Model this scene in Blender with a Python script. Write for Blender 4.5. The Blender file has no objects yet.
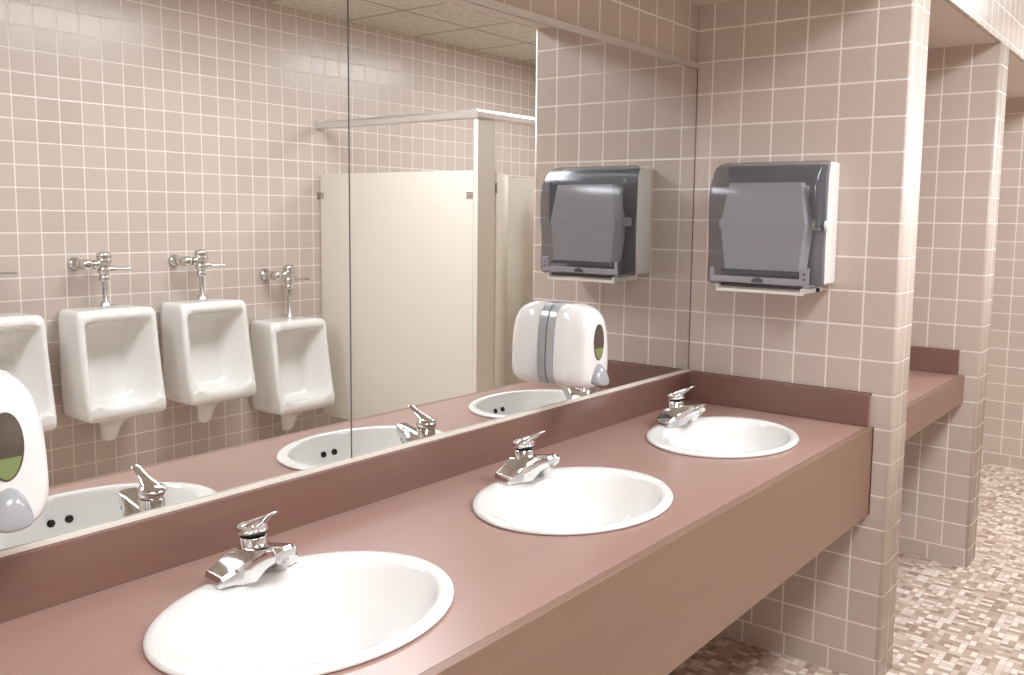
import bpy, bmesh, math
from math import pi, sin, cos, radians
from mathutils import Vector, Matrix

scene = bpy.context.scene
C = scene.collection

# ------------------------------------------------------------------ camera
cam_d = bpy.data.cameras.new('camera')
cam = bpy.data.objects.new('camera', cam_d)
C.objects.link(cam)
R_ = (0.60661279, -0.79487958, 0.01368835)
U_ = (0.07624398, 0.07530713, 0.99424126)
F_ = (0.79133291, 0.60207581, -0.10628705)
cam.matrix_world = Matrix(((R_[0], U_[0], -F_[0], -2.8859), (R_[1], U_[1], -F_[1], -1.5125),
                           (R_[2], U_[2], -F_[2], 1.4930), (0, 0, 0, 1)))
cam_d.sensor_width = 36
cam_d.lens = 902.67 / 1024 * 36
cam_d.shift_x = (512 - 537.19) / 1024
cam_d.shift_y = (312.19 - 337.5) / 1024
cam_d.clip_start = .02
scene.camera = cam

# ------------------------------------------------------------------ world and exposure
w = bpy.data.worlds.new('world')
scene.world = w
w.use_nodes = True
w.node_tree.nodes['Background'].inputs[0].default_value = (1, .97, .94, 1)
w.node_tree.nodes['Background'].inputs[1].default_value = .3
scene.view_settings.view_transform = 'Standard'
scene.view_settings.look = 'None'
scene.view_settings.gamma = 1
scene.view_settings.exposure = 1.6
scene.view_settings.use_curve_mapping = False
LAMP = 9.0                                  # brightness of the ceiling troffers
LAMP_COL = (.945, .98, 1.02)
scene.cycles.max_bounces = 14
scene.cycles.diffuse_bounces = 9
scene.cycles.glossy_bounces = 8
scene.cycles.transmission_bounces = 8
scene.cycles.transparent_max_bounces = 12
scene.cycles.caustics_reflective = True
scene.cycles.sample_clamp_indirect = 10
scene.cycles.blur_glossy = .6
scene.cycles.use_denoising = True

# ------------------------------------------------------------------ materials
def lin(h):
    h = h.lstrip('#')
    r = []
    for i in (0, 2, 4):
        c = int(h[i:i + 2], 16) / 255
        r.append(c / 12.92 if c <= .04045 else ((c + .055) / 1.055) ** 2.4)
    return (*r, 1)

def mat(name, col, rough=.5, metal=0.0, spec=.5, coat=0.0):
    m = bpy.data.materials.new(name)
    m.use_nodes = True
    b = m.node_tree.nodes['Principled BSDF']
    b.inputs['Base Color'].default_value = lin(col) if isinstance(col, str) else (*col, 1)
    b.inputs['Roughness'].default_value = rough
    b.inputs['Metallic'].default_value = metal
    b.inputs['Specular IOR Level'].default_value = spec
    b.inputs['Coat Weight'].default_value = coat
    return m

class NT:
    """tiny helper to write node maths"""
    def __init__(s, m):
        s.t = m.node_tree
        s.n = s.t.nodes
        s.l = s.t.links
    def put(s, sock, v):
        if isinstance(v, bpy.types.NodeSocket): s.l.new(v, sock)
        else: sock.default_value = v
    def m(s, op, a, b=0.0, c=0.0):
        n = s.n.new('ShaderNodeMath'); n.operation = op
        s.put(n.inputs[0], a); s.put(n.inputs[1], b); s.put(n.inputs[2], c)
        return n.outputs[0]
    def pos(s):
        g = s.n.new('ShaderNodeNewGeometry')
        x = s.n.new('ShaderNodeSeparateXYZ')
        s.l.new(g.outputs['Position'], x.inputs[0])
        return x.outputs, g.outputs['Position']
    def noise(s, scale, detail=2, vec=None, rough=.5):
        n = s.n.new('ShaderNodeTexNoise')
        n.inputs['Scale'].default_value = scale
        n.inputs['Detail'].default_value = detail
        n.inputs['Roughness'].default_value = rough
        if vec is not None: s.l.new(vec, n.inputs['Vector'])
        return n.outputs[0]
    def white(s, a, b, c=0.0):
        v = s.n.new('ShaderNodeCombineXYZ')
        s.put(v.inputs[0], a); s.put(v.inputs[1], b); s.put(v.inputs[2], c)
        n = s.n.new('ShaderNodeTexWhiteNoise'); n.noise_dimensions = '3D'
        s.l.new(v.outputs[0], n.inputs['Vector'])
        return n.outputs['Value']
    def mix(s, f, a, b):
        n = s.n.new('ShaderNodeMix'); n.data_type = 'RGBA'
        s.put(n.inputs[0], f); s.put(n.inputs[6], a); s.put(n.inputs[7], b)
        return n.outputs[2]
    def range(s, v, a, b, c=0.0, d=1.0):
        n = s.n.new('ShaderNodeMapRange'); n.clamp = True
        s.put(n.inputs[0], v); s.put(n.inputs[1], a); s.put(n.inputs[2], b)
        s.put(n.inputs[3], c); s.put(n.inputs[4], d)
        return n.outputs[0]
    def bump(s, h, strength, dist, bsdf):
        n = s.n.new('ShaderNodeBump')
        n.inputs['Strength'].default_value = strength
        n.inputs['Distance'].default_value = dist
        s.l.new(h, n.inputs['Height'])
        s.l.new(n.outputs[0], bsdf.inputs['Normal'])

PZ, PU = .1083, .110
BASE = 2.1355 - 19 * PZ
TILE_A, TILE_B, GROUT = '#C3B5AB', '#CABCB2', '#EAE2DA'

def tile_mat(name, axis, u0, base_u0=0.0, pitch=PU, ga=.0020, gb=.0034, cols=None):
    TA, TB, MO = cols or (TILE_A, TILE_B, '#B5A398')
    m = mat(name, TA, .2)
    t = NT(m)
    b = t.n['Principled BSDF']
    (x, y, z), P = t.pos()
    u = x if axis == 'x' else y
    cu = t.m('DIVIDE', t.m('SUBTRACT', u, u0), pitch)
    cz = t.m('DIVIDE', t.m('SUBTRACT', z, BASE), PZ)
    bu = t.m('DIVIDE', t.m('SUBTRACT', u, base_u0), .153)
    isb = t.m('LESS_THAN', z, BASE)
    def mixv(a, c):   # a above the base row, c in it
        return t.m('ADD', t.m('MULTIPLY', a, t.m('SUBTRACT', 1.0, isb)), t.m('MULTIPLY', c, isb))
    fu, fb = t.m('FRACT', cu), t.m('FRACT', bu)
    eu = t.m('MULTIPLY', t.m('MINIMUM', fu, t.m('SUBTRACT', 1.0, fu)), pitch)
    eb = t.m('MULTIPLY', t.m('MINIMUM', fb, t.m('SUBTRACT', 1.0, fb)), .153)
    fz = t.m('FRACT', cz)
    ez = t.m('MULTIPLY', t.m('MINIMUM', fz, t.m('SUBTRACT', 1.0, fz)), PZ)
    ezb = t.m('MINIMUM', t.m('SUBTRACT', BASE, z), z)
    d = t.m('MINIMUM', mixv(eu, eb), mixv(ez, ezb))
    mask = t.range(d, ga, gb)
    rnd = t.white(t.m('FLOOR', mixv(cu, bu)), t.m('FLOOR', cz), 3.3)
    col = t.mix(rnd, lin(TA), lin(TB))
    mott = t.noise(60, 3)
    col = t.mix(t.m('MULTIPLY', mott, .18), col, lin(MO))
    col = t.mix(mask, lin(GROUT), col)
    t.put(b.inputs['Base Color'], col)
    t.put(b.inputs['Roughness'], t.range(mask, 0, 1, .8, .24))
    wav = t.noise(14, 1)
    edge = t.range(d, .0012, .0055)
    h = t.m('ADD', edge, t.m('MULTIPLY', wav, .5))
    tilt = t.m('MULTIPLY', t.m('SUBTRACT', rnd, .5), t.m('MULTIPLY', fu, .25))
    t.bump(t.m('ADD', h, tilt), .55, .0012, b)
    return m

M = {}
M['t_end'] = tile_mat('glazed_tile_end', 'y', -.0623, -.250)
M['t_mir'] = tile_mat('glazed_tile_mirror_wall', 'x', -.064, 0)
M['t_far'] = tile_mat('glazed_tile_urinal_wall', 'x', -.947, 0)
M['t_face'] = tile_mat('glazed_bullnose_tile', 'x', .0825, .0825, pitch=.165, ga=.001, gb=.002, cols=('#C2B3A8', '#CABCB1', '#B9A99E'))
M['t_face2'] = tile_mat('glazed_bullnose_tile_far', 'x', 1.254 + .0825, 1.254 + .0825, pitch=.165, ga=.001, gb=.002, cols=('#C2B3A8', '#CABCB1', '#B9A99E'))

# floor mosaic: small squares, some paired into rectangles
def mosaic():
    m = mat('floor_mosaic', '#C0AFA2', .45)
    t = NT(m)
    b = t.n['Principled BSDF']
    (x, y, z), P = t.pos()
    s = .0222
    a, c = t.m('DIVIDE', x, s), t.m('DIVIDE', y, s)
    fa, fc = t.m('FLOOR', a), t.m('FLOOR', c)
    a2, c2 = t.m('FLOOR', t.m('MULTIPLY', a, .5)), t.m('FLOOR', t.m('MULTIPLY', c, .5))
    h = t.white(a2, c2, .5)
    hor = t.m('LESS_THAN', h, .36)
    ver = t.m('MULTIPLY', t.m('GREATER_THAN', h, .36), t.m('LESS_THAN', h, .68))
    def sel(base, alt, k): return t.m('ADD', t.m('MULTIPLY', base, t.m('SUBTRACT', 1.0, k)), t.m('MULTIPLY', alt, k))
    ia, ic = sel(fa, t.m('ADD', a2, 777.0), hor), sel(fc, t.m('ADD', c2, 999.0), ver)
    ra = t.m('FRACT', a); rc = t.m('FRACT', c)
    ra2 = t.m('FRACT', t.m('MULTIPLY', a, .5)); rc2 = t.m('FRACT', t.m('MULTIPLY', c, .5))
    e1 = t.m('MINIMUM', ra, t.m('SUBTRACT', 1.0, ra)); e2 = t.m('MINIMUM', rc, t.m('SUBTRACT', 1.0, rc))
    e1b = t.m('MULTIPLY', t.m('MINIMUM', ra2, t.m('SUBTRACT', 1.0, ra2)), 2.0)
    e2b = t.m('MULTIPLY', t.m('MINIMUM', rc2, t.m('SUBTRACT', 1.0, rc2)), 2.0)
    d = t.m('MINIMUM', sel(e1, e1b, hor), sel(e2, e2b, ver))
    mask = t.range(d, .03, .08)
    r = t.white(ia, ic, 9.1)
    cr = t.n.new('ShaderNodeValToRGB'); cr.color_ramp.interpolation = 'CONSTANT'
    E = cr.color_ramp.elements
    cols = [(0, '#E2D6CA'), (.24, '#BCA695'), (.46, '#A08877'), (.62, '#CDBBAC'), (.78, '#B09A8A'), (.9, '#D6C8BC')]
    E[0].position, E[0].color = 0, lin(cols[0][1])
    E[1].position, E[1].color = cols[1][0], lin(cols[1][1])
    for p, k in cols[2:]:
        e = E.new(p); e.color = lin(k)
    t.l.new(r, cr.inputs[0])
    t.put(b.inputs['Base Color'], t.mix(mask, lin('#B3A295'), cr.outputs[0]))
    t.bump(mask, .4, .001, b)
    return m
M['floor'] = mosaic()

def acoustic():
    m = mat('acoustic_ceiling_tile', '#D9D3C8', .9)
    t = NT(m)
    b = t.n['Principled BSDF']
    (x, y, z), P = t.pos()
    def e(v, o):
        f = t.m('FRACT', t.m('DIVIDE', t.m('SUBTRACT', v, o), .61))
        return t.m('MULTIPLY', t.m('MINIMUM', f, t.m('SUBTRACT', 1.0, f)), .61)
    d = t.m('MINIMUM', e(x, 1.10), e(y, -2.58))
    tee = t.range(d, .010, .0115)
    gap = t.range(d, .010, .016, 1, 0)
    sp = t.range(t.noise(130, 3), .42, .56)
    col = t.mix(sp, lin('#C8C1B5'), lin('#D9D3C8'))
    col = t.mix(tee, lin('#CFC9BE'), col)
    col = t.mix(gap, col, lin('#A59D91'))
    t.put(b.inputs['Base Color'], col)
    t.bump(t.m('ADD', sp, tee), .3, .002, b)
    return m
M['ceil'] = acoustic()

def laminate(name, c1, c2, rough):
    m = mat(name, c1, rough)
    t = NT(m)
    b = t.n['Principled BSDF']
    n = t.noise(3.2, 1)
    n2 = t.noise(9, 2)
    f = t.m('MULTIPLY', t.range(t.m('ADD', t.m('MULTIPLY', n, .7), t.m('MULTIPLY', n2, .3)), .30, .75), .5)
    t.put(b.inputs['Base Color'], t.mix(f, lin(c1), lin(c2)))
    return m
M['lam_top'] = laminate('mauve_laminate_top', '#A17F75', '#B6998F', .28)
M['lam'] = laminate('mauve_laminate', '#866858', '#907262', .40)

M['lam_shaded'] = laminate('mauve_laminate_shaded', '#7D5C52', '#886A5F', .38)  # counter laminate darkened for the splashes, their weaker light put into the colour
M['paint'] = mat('soffit_paint', '#D8CCC0', .7)
M['porc'] = mat('porcelain', '#EAE9E7', .12, spec=.5, coat=.2)
M['porc_u'] = mat('urinal_porcelain', '#E9E8E5', .12, spec=.6, coat=.4)
M['chrome'] = mat('chrome', (.80, .80, .81), .07, 1)
M['chrome2'] = mat('brushed_chrome', (.66, .65, .63), .22, 1)
M['alu'] = mat('satin_aluminium', (.80, .78, .76), .38, .85)
M['black'] = mat('black_rubber', '#151515', .5)
M['hole'] = mat('dark_opening', '#0E0D0D', .7)
M['cream'] = mat('cream_partition_enamel', '#E2DCD0', .38)
M['creamd'] = mat('cream_edge_trim', '#EDE9DF', .3)
M['wplastic'] = mat('white_plastic', '#F0EFEE', .16, coat=.6)
M['gplastic'] = mat('grey_plastic', '#A9ABAF', .2, coat=.4)
M['dgrey'] = mat('dark_grey_plastic', '#4A4B50', .4)
M['back'] = mat('pale_grey_plastic', '#E6E4DF', .4)
M['bar'] = mat('lavender_grey_plastic', '#9C98A0', .35)
M['paper'] = mat('paper_roll', '#EFEFF0', .9)
M['caulk'] = mat('dark_caulk', '#5B4038', .7)
M['soap'] = mat('green_soap', '#7E8F5C', .2, coat=.5)
M['win'] = mat('dark_window', '#54493F', .12, coat=.7)
M['side_in'] = mat('blue_grey_mechanism', '#56606E', .4)

m = mat('mirror_glass', (.86, .872, .865), .0, 1); M['mirror'] = m
m = bpy.data.materials.new('smoked_plastic'); m.use_nodes = True
t = NT(m); t.n.remove(t.n['Principled BSDF'])
tr = t.n.new('ShaderNodeBsdfTransparent'); tr.inputs[0].default_value = (.84, .85, .88, 1)
pb = t.n.new('ShaderNodeBsdfPrincipled')
pb.inputs['Base Color'].default_value = (.20, .20, .22, 1); pb.inputs['Roughness'].default_value = .24; pb.inputs['Metallic'].default_value = .6
pb.inputs['Specular IOR Level'].default_value = .8
mx = t.n.new('ShaderNodeMixShader'); mx.inputs[0].default_value = .42
t.l.new(tr.outputs[0], mx.inputs[1]); t.l.new(pb.outputs[0], mx.inputs[2])
t.l.new(mx.outputs[0], t.n['Material Output'].inputs[0])
M['smoke'] = m
m = bpy.data.materials.new('lamp_diffuser'); m.use_nodes = True
t = NT(m); t.n.remove(t.n['Principled BSDF'])
em = t.n.new('ShaderNodeEmission'); em.inputs[0].default_value = (*LAMP_COL, 1); em.inputs[1].default_value = LAMP
t.l.new(em.outputs[0], t.n['Material Output'].inputs[0])
M['lamp'] = m

# ------------------------------------------------------------------ mesh helpers
def new(name, bm, m, parent=None, smooth=False, bevel=0, seg=2, sub=0):
    bmesh.ops.recalc_face_normals(bm, faces=bm.faces[:])
    me = bpy.data.meshes.new(name)
    bm.to_mesh(me); bm.free()
    ms = m if isinstance(m, (list, tuple)) else [m]
    for q in ms: me.materials.append(q)
    o = bpy.data.objects.new(name, me)
    C.objects.link(o)
    if parent: o.parent = parent
    if smooth: me.shade_smooth()
    if bevel:
        k = o.modifiers.new('bevel', 'BEVEL'); k.width = bevel; k.segments = seg
        k.limit_method = 'ANGLE'; k.angle_limit = radians(35)
        me.shade_smooth()
        if hasattr(k, 'harden_normals'): k.harden_normals = True
    if sub:
        k = o.modifiers.new('subdivision', 'SUBSURF'); k.levels = sub; k.render_levels = sub
    return o

def box(bm, x0, x1, y0, y1, z0, z1, mi=0):
    v = [bm.verts.new((x, y, z)) for x in (x0, x1) for y in (y0, y1) for z in (z0, z1)]
    fs = [(0, 1, 3, 2), (4, 6, 7, 5), (0, 4, 5, 1), (2, 3, 7, 6), (0, 2, 6, 4), (1, 5, 7, 3)]
    r = []
    for f in fs:
        k = bm.faces.new([v[i] for i in f]); k.material_index = mi; r.append(k)
    return r

def bx(name, x0, x1, y0, y1, z0, z1, m, parent=None, bevel=0, seg=2):
    bm = bmesh.new(); box(bm, x0, x1, y0, y1, z0, z1)
    return new(name, bm, m, parent, bevel=bevel, seg=seg)

def tube(bm, p0, p1, r0, r1=None, n=24, caps=True):
    p0, p1 = Vector(p0), Vector(p1)
    r1 = r0 if r1 is None else r1
    d = (p1 - p0).normalized()
    a = d.orthogonal().normalized(); b = d.cross(a)
    A = [bm.verts.new(p0 + (a * cos(2 * pi * i / n) + b * sin(2 * pi * i / n)) * r0) for i in range(n)]
    B = [bm.verts.new(p1 + (a * cos(2 * pi * i / n) + b * sin(2 * pi * i / n)) * r1) for i in range(n)]
    for i in range(n): bm.faces.new((A[i], A[(i + 1) % n], B[(i + 1) % n], B[i]))
    if caps: bm.faces.new(A[::-1]); bm.faces.new(B)

def lathe(bm, prof, origin=(0, 0, 0), axis='z', n=28):
    """prof: list of (radius, height)"""
    O = Vector(origin)
    rings = []
    for r, h in prof:
        ring = []
        for i in range(n):
            a = 2 * pi * i / n
            c, s = r * cos(a), r * sin(a)
            p = {'z': (c, s, h), 'y': (c, h, s), 'x': (h, c, s)}[axis]
            ring.append(bm.verts.new(O + Vector(p)))
        rings.append(ring)
    for A, B in zip(rings, rings[1:]):
        for i in range(n): bm.faces.new((A[i], A[(i + 1) % n], B[(i + 1) % n], B[i]))
    bm.faces.new(rings[0]); bm.faces.new(rings[-1])

def loft(bm, rings, caps=(True, True), closed=True):
    R = [[bm.verts.new(p) for p in r] for r in rings]
    n = len(R[0])
    for A, B in zip(R, R[1:]):
        for i in range(n if closed else n - 1):
            try: bm.faces.new((A[i], A[(i + 1) % n], B[(i + 1) % n], B[i]))
            except ValueError: pass
    if caps[0]: bm.faces.new(R[0][::-1])
    if caps[1]: bm.faces.new(R[-1])
    return R

def prism(bm, prof, fn, a, b):
    """closed 2-D profile swept between parameters a and b; fn(p, t) gives the 3-D point"""
    loft(bm, [[fn(p, a) for p in prof], [fn(p, b) for p in prof]])

def tag(o, label, cat, group=None):
    o['label'] = label; o['category'] = cat
    if group: o['group'] = group
    return o

def thing(name, loc, label, cat, group=None, rz=0):
    o = bpy.data.objects.new(name, None); C.objects.link(o)
    o.location = loc; o.rotation_euler.z = rz
    o.empty_display_size = .05
    return tag(o, label, cat, group)

def struct(o):
    o['kind'] = 'structure'; return o

def dup(root, loc, label):
    r = root.copy(); C.objects.link(r); r.location = loc; r['label'] = label
    for ch in list(root.children):
        c = ch.copy(); C.objects.link(c); c.parent = r
        for g in list(ch.children):
            d = g.copy(); C.objects.link(d); d.parent = c
    return r

# ------------------------------------------------------------------ the room
XL, XR, YF, H = -3.9, 3.16, -3.1, 2.72
SOF, HY = 2.222, -.722
struct(bx('floor', XL - .12, XR + .12, YF - .12, .12, -.1, 0, M['floor']))
struct(bx('ceiling', XL - .12, XR + .12, YF - .12, .12, H, H + .1, M['ceil']))
struct(bx('wall_mirror_side', XL, XR, 0, .12, 0, H, M['t_mir']))
struct(bx('wall_urinal_side', XL, XR, YF - .12, YF, 0, H, M['t_far']))
struct(bx('wall_left', XL - .12, XL, YF - .12, .12, 0, H, M['t_end']))
struct(bx('wall_right', XR, XR + .12, YF - .12, .12, 0, H, M['t_end']))

def divider(name, x0, face):
    bm = bmesh.new()
    x1, y0, y1, r = x0 + .165, HY, -.0005, .014
    pts = [(x0, y1), (x0, y0 + r)]
    pts += [(x0 + r - r * cos(a), y0 + r - r * sin(a)) for a in [pi / 2 * k / 5 for k in range(1, 6)]]
    pts += [(x1 - r + r * sin(a), y0 + r - r * cos(a)) for a in [pi / 2 * k / 5 for k in range(0, 6)]]
    pts += [(x1, y1)]
    loft(bm, [[(x, y, .0005) for x, y in pts], [(x, y, SOF) for x, y in pts]])
    for f in bm.faces:
        c = f.calc_center_median()
        if c.y < y0 + .008: f.material_index = 1
    o = new(name, bm, [M['t_end'], face])
    for p in o.data.polygons:
        if len(p.vertices) == 4 and abs(p.normal.x) < .999 and p.center.y < y0 + .03: p.use_smooth = True
    return struct(o)
divider('wall_divider_one', 0.0, M['t_face'])
divider('wall_divider_two', 1.254, M['t_face2'])
struct(divider('wall_divider_three', -3.36, M['t_face']))
# lowered soffit over the wash alcoves, tiled on its front
struct(bx('ceiling_soffit', XL + .001, XR - .001, HY + .018, -.0005, SOF, SOF + .02, M['paint']))
bm = bmesh.new(); box(bm, XL + .001, XR - .001, HY, HY + .017, SOF - .001, H - .0005)
struct(new('wall_header', bm, M['t_mir'], bevel=.004, seg=3))
struct(bx('trim_1', .1655, 1.2535, -.010, -.0005, .0005, .010, M['paint']))

# ------------------------------------------------------------------ ceiling lamps
def troffer(x, label, first=None):
    if first: return dup(first, (x, -1.665, H), label)
    t_ = thing('ceiling_light', (x, -1.665, H), label, 'ceiling light', 'recessed ceiling lights over the aisle')
    bm = bmesh.new()
    for a in ((-.605, .605, -.305, -.275), (-.605, .605, .275, .305), (-.605, -.575, -.275, .275), (.575, .605, -.275, .275)):
        box(bm, *a, -.012, -.0005)
    new('frame', bm, M['back'], t_)
    bx('diffuser', -.575, .575, -.275, .275, -.008, -.002, M['lamp'], t_)
    return t_
T = troffer(-2.56, 'flat white ceiling light at the near end of the aisle')
troffer(-.12, 'flat white ceiling light above the aisle before the three sinks', T)
troffer(2.32, 'flat white ceiling light at the far end of the aisle', T)

# ------------------------------------------------------------------ vanity counter
CZ, CY, CB = .841, -.663, .556
SINKS = [-1.972, -1.210, -.438]
SY, SA, SB = -.354, .264, .214
def counter_top(bm, x0, x1, y0, y1, z, holes, a, b, th=.03):
    top = []
    edges = [x0] + [(holes[i] + holes[i + 1]) / 2 for i in range(len(holes) - 1)] + [x1]
    def add(vs):
        f = bm.faces.new(vs); top.append(f)
    N = 64
    for i, hx in enumerate(holes):
        c0, c1 = max(edges[i], hx - .36), min(edges[i + 1], hx + .36)
        for (u0, u1) in ((edges[i], c0), (c1, edges[i + 1])):
            if u1 - u0 > 1e-4: add([bm.verts.new(p) for p in ((u0, y0, z), (u1, y0, z), (u1, y1, z), (u0, y1, z))])
        angs = [2 * pi * k / N for k in range(N)]
        for cxr in (c0, c1):
            for cyr in (y0, y1): angs.append(math.atan2(cyr - SY, cxr - hx) % (2 * pi))
        angs = sorted(set(angs))
        inn, out = [], []
        for g in angs:
            dx, dy = cos(g), sin(g)
            k = 1 / math.sqrt((dx / a) ** 2 + (dy / b) ** 2)
            inn.append(bm.verts.new((hx + dx * k, SY + dy * k, z)))
            tx = ((c1 - hx) / dx) if dx > 1e-9 else ((c0 - hx) / dx if dx < -1e-9 else 9)
            ty = ((y1 - SY) / dy) if dy > 1e-9 else ((y0 - SY) / dy if dy < -1e-9 else 9)
            k = min(tx, ty)
            out.append(bm.verts.new((hx + dx * k, SY + dy * k, z)))
        n = len(angs)
        for k in range(n): add((inn[k], inn[(k + 1) % n], out[(k + 1) % n], out[k]))
    bmesh.ops.remove_doubles(bm, verts=bm.verts[:], dist=1e-5)
    g = bmesh.ops.extrude_face_region(bm, geom=bm.faces[:])
    bmesh.ops.translate(bm, verts=[v for v in g['geom'] if isinstance(v, bmesh.types.BMVert)], vec=(0, 0, -th))

vanity = thing('vanity_counter', (0, 0, 0), 'long mauve laminate counter along the mirror, holding three round white sinks', 'counter')
X0 = -3.193
bm = bmesh.new()
counter_top(bm, X0, -.003, CY + .02, -.018, CZ, SINKS, SA - .02, SB - .02)
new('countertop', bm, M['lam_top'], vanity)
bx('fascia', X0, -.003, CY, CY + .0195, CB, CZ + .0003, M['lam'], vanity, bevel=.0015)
bx('backsplash', X0, -.003, -.0175, -.001, CZ - .03, .944, M['lam_shaded'], vanity, bevel=.002)
bx('side_splash', -.0205, -.0032, CY + .012, -.018, CZ + .0005, .947, M['lam_shaded'], vanity, bevel=.002)
bm = bmesh.new()
box(bm, -.0028, -.0006, CY + .01, -.02, .9405, .9485)
box(bm, -.0028, -.0006, CY - .003, CY + .006, CB, CZ)
new('caulk_line', bm, M['caulk'], vanity)

v2 = thing('vanity_counter', (1.254, 0, 0), 'short mauve laminate counter in the farther alcove, seen past the tiled wall end', 'counter')
x0 = .167 - 1.254
bx('countertop', x0, -.003, CY + .02, -.018, CZ - .03, CZ, M['lam_top'], v2)
bx('fascia', x0, -.003, CY, CY + .0195, .722, CZ + .0003, M['lam'], v2, bevel=.0015)
bx('backsplash', x0, -.003, -.0175, -.001, CZ - .03, .944, M['lam_shaded'], v2, bevel=.002)
bx('side_splash', -.0205, -.0032, CY + .025, -.018, CZ + .0005, .947, M['lam_shaded'], v2, bevel=.002)

# ------------------------------------------------------------------ sinks
def make_sink(x, label):
    s = thing('sink', (x, SY, CZ), label, 'sink', 'drop-in sinks in the long counter')
    # (a, b, centre shift y, z)
    P = [(SA - .024, SB - .024, 0, -.004), (SA - .003, SB - .003, 0, .0008), (SA, SB, 0, .003), (SA - .001, SB - .001, 0, .007), (SA - .006, SB - .006, 0, .0105),
         (SA - .016, SB - .016, 0, .0115), (.235, .1885, -.004, .0105), (.228, .176, -.012, .0090), (.2225, .168, -.017, .0045),
         (.220, .163, -.020, -.006), (.213, .156, -.021, -.030), (.202, .147, -.021, -.062), (.180, .130, -.020, -.095),
         (.145, .103, -.017, -.121), (.100, .072, -.012, -.136), (.055, .045, -.006, -.143), (.024, .024, 0, -.147)]
    bm = bmesh.new(); N = 72
    loft(bm, [[(a * cos(2 * pi * k / N), c + b * sin(2 * pi * k / N), z) for k in range(N)] for a, b, c, z in P], caps=(False, True))
    # outside of the bowl under the counter
    Q = [(SA - .024, SB - .024, 0, -.004), (.232, .176, -.020, -.030), (.215, .160, -.021, -.070), (.190, .140, -.020, -.105),
         (.150, .110, -.017, -.132), (.100, .075, -.012, -.150), (.034, .034, 0, -.160)]
    loft(bm, [[(a * cos(2 * pi * k / N), c + b * sin(2 * pi * k / N), z) for k in range(N)] for a, b, c, z in Q], caps=(False, True))
    bmesh.ops.remove_doubles(bm, verts=bm.verts[:], dist=1e-5)
    new('basin', bm, M['porc'], s, smooth=True)
    bm = bmesh.new()
    lathe(bm, [(.001, -.1468), (.012, -.1458), (.017, -.1446), (.022, -.1440), (.023, -.1455), (.023, -.152)], n=24)
    new('drain', bm, M['chrome'], s, smooth=True)
    for dx in (-.019, .021):
        bm = bmesh.new()
        y0 = -.021 - .1525 * math.sqrt(1 - (dx / .208) ** 2)
        tube(bm, (dx, y0 + .0042, -.0415), (dx, y0 - .008, -.045), .0085, n=20)
        new('overflow_hole', bm, M['hole'], s)
    return s
S0 = make_sink(SINKS[0], 'round white sink nearest the camera, cut by the bottom edge of the photo')
dup(S0, (SINKS[1], SY, CZ), 'round white sink in the middle of the long counter')
dup(S0, (SINKS[2], SY, CZ), 'round white sink beside the tiled end wall and below the towel dispenser')

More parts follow.
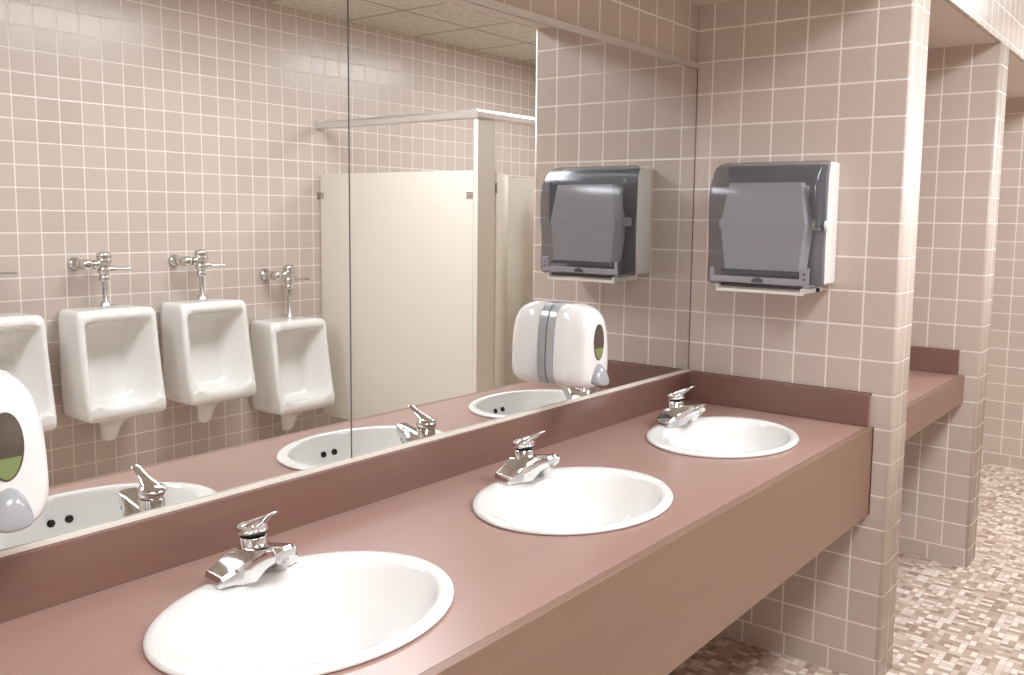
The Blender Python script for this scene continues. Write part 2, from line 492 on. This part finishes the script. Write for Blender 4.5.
# ------------------------------------------------------------------ faucets
FX, FY = [-1.951, -1.170, -.396], -.170
def make_faucet(x, label):
    f = thing('faucet', (x, FY, CZ + .0105), label, 'faucet', 'chrome single lever faucets')
    #  sections along x: (x, rear y, front y, top rear z, top front z, bottom front z)
    half = [(.078, .020, -.020, .015, .014, 0), (.074, .026, -.026, .0225, .020, 0), (.055, .027, -.030, .030, .027, 0), (.040, .027, -.036, .038, .036, 0),
            (.029, .027, -.055, .045, .047, .006), (.0235, .027, -.078, .047, .062, .034), (.020, .027, -.095, .048, .068, .047), (.010, .027, -.097, .049, .070, .050)]
    secs = [(-a * 1.06, *r) for a, *r in half] + [(a * 1.06, *r) for a, *r in half[::-1]]
    rings = []
    for (sx, yr, yf, zr, zf, zb) in secs:
        ym = (yr + yf) * .5
        ytop = -.018 if yf < -.06 else ym
        yb = max(yf, -.030)
        rings.append([(sx, yr, 0), (sx, yr, zr - .004), (sx, yr - .005, zr), (sx, ytop, zr + .3 * (zf - zr)), (sx, yf * .62 + ytop * .38, zr + .78 * (zf - zr)), (sx, yf + .004, zf),
                      (sx, yf, zf - .005), (sx, yf, (zf + zb) / 2 + (.0 if zb else -.004)), (sx, yf + .002, zb), (sx, (yf + yb) / 2, zb * .62), (sx, yb + .002, zb * .12), (sx, (yr + yb) / 2, 0)])
    bm = bmesh.new(); loft(bm, rings)
    o = new('spout_body', bm, M['chrome'], f, bevel=.0016, seg=2)
    bm = bmesh.new(); tube(bm, (0, -.082, .051), (0, -.082, .038), .0105, .0095); new('aerator', bm, M['chrome2'], f, smooth=False, bevel=.001)
    bm = bmesh.new(); lathe(bm, [(.0275, .038), (.0275, .048), (.0250, .051), (.0245, .069), (.0225, .0705)], origin=(0, -.002, 0)); new('valve_body', bm, M['chrome'], f, smooth=True)
    TL = Matrix.Translation((0, -.002, .0735)) @ Matrix.Rotation(radians(-11), 4, 'X') @ Matrix.Translation((0, -.004, -.0775))
    bm = bmesh.new(); lathe(bm, [(.0238, .0745), (.0238, .0785)], origin=(0, .004, 0)); bmesh.ops.transform(bm, matrix=TL, verts=bm.verts[:])
    new('black_ring', bm, M['black'], f)
    bm = bmesh.new()
    lathe(bm, [(.0235, .0778), (.0270, .0795), (.0275, .090), (.0255, .096), (.016, .0995)], origin=(0, .004, 0))
    bmesh.ops.transform(bm, matrix=TL, verts=bm.verts[:])
    hd = new('handle', bm, M['chrome'], f, smooth=True)
    # lever: flat paddle rising towards the user
    sec = [(.024, .0185, .085, .0965), (.004, .0215, .085, .101), (-.014, .0175, .086, .105), (-.028, .0125, .093, .1080), (-.044, .0105, .1035, .1115), (-.060, .0110, .1105, .1155), (-.068, .0100, .1135, .1172)]
    bm = bmesh.new()
    rings = []
    for y, wd, z0, z1 in sec:
        zm = (z0 + z1) / 2
        rings.append([(-wd, y, zm), (-wd * .85, y, z1 - .001), (-wd * .4, y, z1), (wd * .4, y, z1), (wd * .85, y, z1 - .001), (wd, y, zm), (wd * .8, y, z0 + .001), (wd * .3, y, z0), (-wd * .3, y, z0), (-wd * .8, y, z0 + .001)])
    loft(bm, rings)
    bmesh.ops.transform(bm, matrix=TL, verts=bm.verts[:])
    new('lever', bm, M['chrome'], hd, smooth=True, sub=1)
    return f
F0 = make_faucet(FX[0], 'chrome lever faucet on the sink nearest the camera')
dup(F0, (FX[1], FY, CZ + .0105), 'chrome lever faucet on the middle sink')
dup(F0, (FX[2], FY, CZ + .0105), 'chrome lever faucet on the sink beside the tiled end wall')

# ------------------------------------------------------------------ mirrors
def mirror(x0, x1, label):
    r = thing('wall_mirror', (x0, 0, .95), label, 'mirror', 'frameless mirror sheets over the counter')
    L = x1 - x0
    bx('mirror_glass', 0, L, -.0045, -.0008, 0, 2.012 - .95, M['mirror'], r)
    bm = bmesh.new()
    box(bm, 0, L, -.0105, -.0008, 2.0124 - .95, 2.0262 - .95); box(bm, 0, L, -.0105, -.0075, 2.006 - .95, 2.0124 - .95)
    new('top_channel', bm, M['alu'], r, bevel=.001)
    bm = bmesh.new()
    box(bm, 0, L, -.0095, -.0008, -.0055, -.0004); box(bm, 0, L, -.0095, -.0072, -.0004, .004)
    new('bottom_channel', bm, M['creamd'], r)
    return r
mirror(-3.19, -1.5775, 'left mirror sheet, above the sink nearest the camera and the four urinals in it')
mr = mirror(-1.5745, -.0045, 'right mirror sheet, running from the dark seam to the tiled corner')
bx('edge_gasket', 1.5702, 1.5742, -.0055, -.0008, 0, 2.012 - .95, mat('brown_gasket', '#7D6C62', .6), mr)
bx('seam_strip', -.0030, -.0002, -.0052, -.0008, 0, 2.012 - .95, M['dgrey'], mr)

# ------------------------------------------------------------------ soap dispensers
def make_soap(x, label):
    d = thing('soap_dispenser', (x, -.0045, 1.018), label, 'soap dispenser', 'white soap dispensers on the mirror')
    def outline(sx, sz, n=56, zc=.120):
        pts = []
        for k in range(n):
            a = 2 * pi * k / n
            c, s = cos(a), sin(a)
            e = 2 / 3.6
            X = abs(c) ** e * (1 if c >= 0 else -1)
            Z = abs(s) ** e * (1 if s >= 0 else -1)
            z = .119 * Z * sz
            w_ = .069 + .006 * (-Z) - .008 * max(0, Z) ** 2
            pts.append((X * w_ * sx, zc + z))
        return pts
    def ring(y, sx, sz, zc=.120): return [(px, -y, pz) for px, pz in outline(sx, sz, zc=zc)]
    bm = bmesh.new()
    loft(bm, [ring(.0006, .95, .96), ring(.002, .98, .99), ring(.027, .98, .99)])
    new('back_plate', bm, M['gplastic'], d, smooth=False, bevel=.0012)
    bm = bmesh.new()
    loft(bm, [ring(.0285, .985, .99), ring(.030, 1, 1), ring(.07, 1.0, 1.0, .119), ring(.095, .985, .975, .116), ring(.112, .95, .93, .113), ring(.124, .88, .86, .109), ring(.1315, .76, .76, .106), ring(.1345, .60, .62, .105), ring(.1355, .40, .42, .104)])
    cv = new('cover', bm, M['wplastic'], d, smooth=True)
    bm = bmesh.new()
    N = 40
    def oval(y, a, b, zc, lo=0): return [(a * cos(2 * pi * k / N), -y, zc + max(b * sin(2 * pi * k / N), lo if lo else -9)) for k in range(N)]
    loft(bm, [oval(.1300, .025, .051, .134), oval(.1365, .025, .051, .134), oval(.1372, .0225, .0485, .134)])
    w_ = new('window', bm, M['win'], cv)
    bm = bmesh.new()
    pts = [(.0215 * cos(a), .134 + .0475 * sin(a)) for a in [pi + .35 + (pi - .7) * k / 20 for k in range(21)]]
    loft(bm, [[(px, -.1370, pz) for px, pz in pts], [(px, -.1378, pz) for px, pz in pts]])
    new('green_soap_level', bm, M['soap'], cv)
    # push lever: domed grey paddle under the cover
    bm = bmesh.new()
    rr = []
    for y, wd, z0, z1 in [(.095, .030, -.004, .040), (.118, .037, -.010, .052), (.134, .036, -.013, .056), (.147, .033, -.014, .050), (.158, .027, -.013, .034), (.163, .018, -.010, .016)]:
        n = 20
        q = []
        for k in range(n):
            a = 2 * pi * k / n
            c, s = cos(a), sin(a)
            if s >= 0: q.append((wd * (abs(c) ** .9) * (1 if c > 0 else -1) * (1 - .25 * s), -y, z0 + (z1 - z0) * (.25 + .75 * s)))
            else: q.append((wd * c, -y, z0 + (z1 - z0) * (.25 + .25 * s)))
        rr.append([(px_ * .92, py_, pz_ * .92 + .025) for px_, py_, pz_ in q])
    loft(bm, rr)
    new('push_lever', bm, M['gplastic'], d, smooth=True, sub=1)
    return d
D0 = make_soap(-2.338, 'white soap dispenser on the mirror above the nearest sink, cut by the left edge')
dup(D0, (-.796, -.0045, 1.01), 'white soap dispenser on the mirror between the middle sink and the sink by the wall')

# ------------------------------------------------------------------ paper towel dispenser (local: x out of the wall, y along it)
pt = thing('paper_towel_dispenser', (-.001, -.346, 1.276), 'smoky grey paper towel dispenser on the tiled end wall', 'towel dispenser')
HW = .1735
def fn(p, t_): return (-p[0], t_, p[1])
bm = bmesh.new()
prism(bm, [(0, .012), (.104, .012), (.106, .06), (.108, .15), (.106, .22), (.104, .30), (.102, .36), (.095, .388), (.07, .397), (0, .398)], fn, -HW, HW)
bk = new('back_housing', bm, M['back'], pt, bevel=.009, seg=4)
prof = [(.106, .008), (.108, .06), (.110, .15), (.108, .22), (.106, .30), (.104, .36), (.098, .385), (.092, .397),
        (.105, .399), (.140, .393), (.170, .380), (.192, .358), (.206, .328), (.213, .29), (.215, .25), (.212, .20), (.206, .155), (.203, .12), (.205, .07), (.207, .03), (.204, .012), (.196, .006)]
bm = bmesh.new()
R = []
for s in (-1, 1):
    k = [(-p[0], s * (HW + .002), p[1]) for p in prof]
    R.append(k)
def inset(k, s, d, shrink):
    cxp = .145; czp = .2
    return [(-(cxp + (p[0] - cxp) * shrink), s * (HW + d), czp + (p[1] - czp) * shrink) for p in prof]
loft(bm, [inset(None, -1, .003, .955), inset(None, -1, .0015, .985), inset(None, -1, -.006, 1.0), inset(None, 1, -.006, 1.0), inset(None, 1, .0015, .985), inset(None, 1, .003, .955)])
# open back: remove the faces that lie against the housing
bm.faces.ensure_lookup_table()
dele = [f for f in bm.faces if len(f.verts) == 4 and all(-v.co.x < .112 for v in f.verts) and all(abs(v.co.z - .2) < .1999 for v in f.verts) and abs(f.calc_center_median().y) < HW - .01]
cvr = new('smoked_cover', bm, M['smoke'], pt, smooth=False)
for p in cvr.data.polygons: p.use_smooth = len(p.vertices) == 4
bm = bmesh.new(); tube(bm, (-.118, -.114, .252), (-.118, .114, .252), .070, n=40)
new('paper_roll', bm, M['paper'], pt, smooth=False)
bm = bmesh.new()
loft(bm, [[(-.196, -.140, .200), (-.196, .140, .200), (-.120, .140, .200), (-.120, -.140, .200)],
          [(-.186, -.118, .330), (-.186, .118, .330), (-.150, .118, .330), (-.150, -.118, .330)]])
loft(bm, [[(-.190, -.122, .055), (-.190, .122, .055), (-.120, .122, .055), (-.120, -.122, .055)],
          [(-.196, -.140, .200), (-.196, .140, .200), (-.120, .140, .200), (-.120, -.140, .200)]])
new('roll_guard', bm, M['paper'], pt)
bx('transfer_bar', -.194, -.125, -.135, .135, .043, .056, M['side_in'], pt)
for s in (-1, 1):
    bm = bmesh.new(); tube(bm, (-.14, s * .146, .200), (-.14, s * .166, .200), .016, n=24)
    new('roll_hub', bm, M['back'], pt)
bx('side_mechanism', -.17, -.112, -.170, -.160, .19, .355, M['side_in'], pt, bevel=.004)
bm = bmesh.new()
box(bm, -.2115, -.2045, -.165, .165, .014, .034)
box(bm, -.2125, -.2050, -.165, -.135, .014, .068)
box(bm, -.2115, -.2045, .150, .165, .034, .060)
nb = new('front_bar', bm, M['bar'], pt, bevel=.002)
for z in (.034, .050):
    bm = bmesh.new(); tube(bm, (-.2122, -.151, z), (-.2135, -.151, z), .0038, n=12)
    new('indicator_dot', bm, M['dgrey'], nb)
bm = bmesh.new()   # small dark emblem, a low arch of petals on the bar
pts = []
for k in range(25):
    a = pi * k / 24
    r = .019 * (1 + .10 * abs(sin(3 * a)))
    pts.append((r * cos(a), .0175 + .78 * r * sin(a)))
loft(bm, [[(-.2114, p[0] + .0, p[1]) for p in pts], [(-.2124, p[0], p[1]) for p in pts]])
new('emblem', bm, M['dgrey'], nb)
bm = bmesh.new()
R_l = [(-.045, .012), (-.045, -.006), (-.190, -.012), (-.204, -.014), (-.206, -.010), (-.198, -.006), (-.198, .0)]
box(bm, -.204, -.192, -.145, .145, -.016, -.006)
box(bm, -.192, -.04, -.145, -.137, -.012, .011); box(bm, -.192, -.04, .137, .145, -.012, .011)
box(bm, -.204, -.192, -.145, -.137, -.006, .005); box(bm, -.204, -.192, .137, .145, -.006, .005)
box(bm, -.080, -.04, -.137, .137, -.012, .011)
new('towel_chute', bm, M['back'], pt, bevel=.001)
bx('chute_throat', -.188, -.083, -.136, .136, -.001, .008, M['dgrey'], pt)
bm = bmesh.new(); tube(bm, (-.132, -.181, .198), (-.132, -.1895, .198), .017, .0155, n=24)
new('lock_button', bm, M['back'], pt, bevel=.001)
bm = bmesh.new(); tube(bm, (-.115, -.16, .004), (-.115, -.16, -.008), .006, n=12); new('release_catch', bm, M['black'], pt)

# ------------------------------------------------------------------ urinals and flush valves
def make_urinal(x, ztop, label):
    u = thing('urinal', (x, YF, ztop), label, 'urinal', 'white wall-hung urinals in a row', rz=pi)
    t_ = .045
    # (outer z, half width, outer depth, inner z, inner half width, inner back depth)
    S = [(0.000, .198, .225, -.000, .16, .222), (-.004, .212, .243, -.004, .16, .240), (-.018, .226, .256, -.018, .165, .253), (-.045, .230, .262, -.045, .170, .258),
         (-.056, .231, .264, -.056, .172, .246), (-.072, .232, .265, -.072, .174, .150), (-.13, .234, .272, -.13, .177, .105), (-.22, .239, .284, -.22, .181, .092),
         (-.32, .244, .300, -.32, .185, .098), (-.40, .248, .315, -.42, .186, .120), (-.43, .249, .322, -.478, .180, .155),
         (-.45, .249, .327, -.492, .168, .200), (-.46, .249, .330, -.494, .160, .250), (-.468, .248, .333, -.470, .172, .318), (-.472, .248, .335, -.466, .176, .326)]
    rings = []
    for zo, w_, d, zi, wi, di in S:
        k_ = .885 - .07 * min(1, -zo / .47); w_ *= k_; wi *= k_ * 1.11
        r = .022
        ring = [(-w_ * .985, -.004, zo), (-w_, -.05, zo), (-w_, -(d - .06), zo)]
        ring += [(-w_ + r - r * cos(a), -(d - r + r * sin(a)) , zo) for a in [pi / 2 * k / 4 for k in range(5)]]
        # inner edge of the left shield, along the cavity and back out to the right shield
        lip = (zi if di > .30 else zo)
        q = [(-wi, -(d - .004), zo if di < .30 else zi + .022), (-wi + .014, -(max(di + .02, d - .05)), (zo * .5 + zi * .5)), (-wi + .045, -(di + .02 if di < d - .04 else di), zi), (-wi * .55, -di, zi), (0, -di, zi)]
        ring += q + [(-a_, b_, c_) for a_, b_, c_ in q[-2::-1]]
        L = [(-w_ * .985, -.004, zo), (-w_, -.05, zo), (-w_, -(d - .06), zo)] + [(-w_ + r - r * cos(a), -(d - r + r * sin(a)), zo) for a in [pi / 2 * k / 4 for k in range(5)]]
        ring += [(-a_, b_, c_) for a_, b_, c_ in L[::-1]]
        rings.append(ring)
    n = len(rings[0])
    # below the lip: closed sections tapering under
    def full(zo, w_, d, zl, dl):
        w_ *= .815
        r = .022 if w_ > .2 else .01
        L = [(-w_ * .985, -.004, zo), (-w_, -.05 if d > .1 else -d * .4, zo), (-w_, -(d - .06) if d > .1 else -d * .6, zo)]
        L += [(-w_ + r - r * cos(a), -(d - r + r * sin(a)), zo) for a in [pi / 2 * k / 4 for k in range(5)]]
        q = [(-w_ * .76, -d, zo), (-w_ * .64, -(d + dl * .4), zo + zl * .3), (-w_ * .5, -(d + dl * .8), zo + zl * .6), (-w_ * .3, -(d + dl), zo + zl), (0, -(d + dl), zo + zl)]
        return L + q + [(-a_, b_, c_) for a_, b_, c_ in q[-2::-1]] + [(-a_, b_, c_) for a_, b_, c_ in L[::-1]]
    rings += [full(-.476, .248, .336, -.004, .006), full(-.50, .247, .337, -.004, .008), full(-.528, .243, .330, 0, .006), full(-.542, .228, .308, 0, .0), full(-.556, .17, .25, 0, 0)]
    bm = bmesh.new(); loft(bm, rings)
    o = new('body', bm, M['porc_u'], u, smooth=True, sub=1)
    # trap outlet
    bm = bmesh.new()
    prof = [(.14, -.545, .19), (.095, -.562, .17), (.062, -.588, .15), (.050, -.620, .135), (.044, -.655, .125), (.037, -.676, .12), (.025, -.686, .12)]
    loft(bm, [[(a * cos(2 * pi * k / 28), -cy - a * .72 * sin(2 * pi * k / 28), z) for k in range(28)] for a, z, cy in prof])
    new('trap', bm, M['porc_u'], u, smooth=True)
    return u
def make_valve(x, ztop, label, e=.012):
    v = thing('flush_valve', (x, YF, ztop), label, 'flush valve', 'chrome flush valves above the urinals', rz=pi)
    Yb = -.118
    bm = bmesh.new()
    lathe(bm, [(.034, -.0006), (.034, -.008), (.026, -.018), (.017, -.024), (.0155, -.060)], origin=(.092, 0, .205 + e), axis='y')
    fl = new('wall_flange', bm, M['chrome2'], v, smooth=True)
    bm = bmesh.new()
    lathe(bm, [(.021, -.050), (.025, -.055), (.025, -.092), (.022, -.100), (.028, -.104), (.028, -.135), (.024, -.150), (.012, -.156)], origin=(.092, 0, .205 + e), axis='y')
    new('stop_valve', bm, M['chrome2'], v, smooth=True)
    bm = bmesh.new()
    lathe(bm, [(.014, .092), (.018, .078), (.023, .076), (.023, .060), (.017, .057), (.017, .048), (.024, .045), (.024, .024), (.019, .018)], origin=(0, Yb, .205 + e), axis='x')
    new('inlet_coupling', bm, M['chrome2'], v, smooth=True)
    bm = bmesh.new()
    lathe(bm, [(.010, .268), (.026, .264), (.034, .256), (.035, .240), (.031, .235), (.036, .229), (.036, .214), (.030, .208), (.029, .186), (.033, .180), (.033, .168), (.026, .160), (.021, .146), (.025, .142), (.025, .124), (.018, .118)], origin=(0, Yb, e))
    new('valve_body', bm, M['chrome2'], v, smooth=True)
    bm = bmesh.new()
    lathe(bm, [(.0125, .122 + e), (.0125, .030), (.022, .026), (.024, .016), (.026, .012), (.030, .006), (.030, .0008)], origin=(0, Yb, 0))
    new('vacuum_tube', bm, M['chrome2'], v, smooth=True)
    d = Vector((-.95, -.30, .0)).normalized()
    o = Vector((0, Yb, .178 + e))
    bm = bmesh.new(); tube(bm, o + d * .02, o + d * .046, .019, .017); tube(bm, o + d * .046, o + d * .056, .013, .010); tube(bm, o + d * .054, o + d * .125, .0065, .0075)
    new('flush_handle', bm, M['chrome2'], v, bevel=.001)
    return v
ux = [(-1.150, 1.004, 'white urinal with only its right side in the mirror, behind the soap dispenser', 'chrome flush valve cut off by the left edge, only its handle tip seen'),
      (-.602, 1.004, 'white urinal second from the left in the mirror, right of the soap dispenser', 'chrome flush valve above the urinal next to the cut-off one'),
      (-.060, 1.004, 'white urinal in the mirror between the low urinal and another high one', 'chrome flush valve above the urinal beside the low one'),
      (.502, .857, 'lower white urinal beside the cream stall panel', 'chrome flush valve above the lower urinal beside the stall')]
U0 = make_urinal(ux[0][0], ux[0][1], ux[0][2]); V0 = make_valve(ux[0][0] + .006, ux[0][1], ux[0][3])
for x, z, a, b in ux[1:]:
    dup(U0, (x, YF, z), a)
    if z > .9: dup(V0, (x + .006, YF, z), b)
    else: make_valve(x + .03, z, b, .055)

# ------------------------------------------------------------------ toilet stalls
PF, PZ0, PZ1 = -1.768, .19, 1.735
def partition(x, label):
    p = thing('partition_panel', (x, YF, 0), label, 'stall panel', 'cream panels between the toilet stalls')
    bx('panel', -.0125, .0125, .012, -PF + 0 if False else (PF - .012) - YF - .022, PZ0, PZ1, M['cream'], p, bevel=.002)
    for z in (1.60, .35):
        bm = bmesh.new()
        box(bm, -.032, .032, .0008, .006, z - .022, z + .022)
        box(bm, -.0165, -.0130, .006, .045, z - .018, z + .018); box(bm, .0130, .0165, .006, .045, z - .018, z + .018)
        tube(bm, (-.022, .026, z), (.022, .026, z), .006, n=12)
        new('wall_bracket', bm, M['chrome2'], p)
        y1 = PF - .034 - YF
        bm = bmesh.new()
        box(bm, -.0165, -.0130, y1 - .045, y1, z - .018, z + .018); box(bm, .0130, .0165, y1 - .045, y1, z - .018, z + .018)
        tube(bm, (-.022, y1 - .024, z), (.022, y1 - .024, z), .006, n=12)
        new('pilaster_bracket', bm, M['chrome2'], p)
    return p
P0 = partition(.876, 'cream stall panel reflected beside the lower urinal')
dup(P0, (1.80, YF, 0), 'cream stall panel seen through the gap beside the ajar door')
P3 = dup(P0, (2.70, YF, 0), 'cream stall panel farthest from the urinals')

def pilaster(x0, x1, label):
    p = thing('pilaster', (x0, PF, 0), label, 'pilaster', 'cream pilasters at the stall fronts')
    bx('post_panel', 0, x1 - x0, -.032, 0, .080, 2.0155, M['cream'], p, bevel=.002)
    bx('shoe', -.004, x1 - x0 + .004, -.036, .004, .0005, .078, M['chrome2'], p)
    return p
pilaster(.863, 1.010, 'cream pilaster at the front corner of the first stall')
pilaster(1.655, 1.945, 'wide cream pilaster between the two stall doors')
pilaster(2.565, 2.835, 'cream pilaster past the second stall door')

def door(x, ang, w_, label):
    d = thing('stall_door', (x, PF - .016, 0), label, 'stall door', 'cream stall doors', rz=-radians(ang))
    bx('door_panel', .006, w_, -.0125, .0125, PZ0 + .02, PZ1 + .003, M['cream'], d, bevel=.002)
    for z in (1.645, .33):
        bm = bmesh.new(); box(bm, -.012, .034, .0128, .018, z - .030, z + .030); tube(bm, (0, .006, z - .034), (0, .006, z + .034), .0065, n=12)
        new('hinge', bm, M['chrome2'], d)
    bm = bmesh.new(); box(bm, w_ - .075, w_ - .012, -.020, -.0128, 1.0, 1.035); tube(bm, (w_ - .04, -.020, 1.017), (w_ - .04, -.038, 1.017), .011, n=16)
    new('latch', bm, M['chrome2'], d)
    return d
door(1.022, 33, .60, 'cream stall door standing ajar behind the corner pilaster')
door(1.957, 0, .595, 'closed cream stall door of the second stall')

hr = thing('headrail', (.863, PF, 2.0), 'satin metal headrail along the top of the stalls', 'headrail')
def rail(bm, a, b, along):
    prof = [(-.018, .016), (.018, .016), (.022, .022), (.022, .050), (.014, .062), (-.014, .062), (-.022, .050), (-.022, .022)]
    prof = [(p, q) for p, q in prof]
    if along == 'x': loft(bm, [[(a, p - .016, q) for p, q in prof], [(b, p - .016, q) for p, q in prof]])
    else: loft(bm, [[(p + .013, a, q) for p, q in prof], [(p + .013, b, q) for p, q in prof]])
bm = bmesh.new(); rail(bm, -.010, XR - .863 - .002, 'x'); new('front_rail', bm, M['alu'], hr)
bm = bmesh.new(); rail(bm, YF - PF + .004, -.040, 'y'); new('return_rail', bm, M['alu'], hr)
bm = bmesh.new(); box(bm, -.014, .040, YF - PF + .0008, YF - PF + .0038, .006, .072); new('wall_bracket', bm, M['chrome2'], hr)
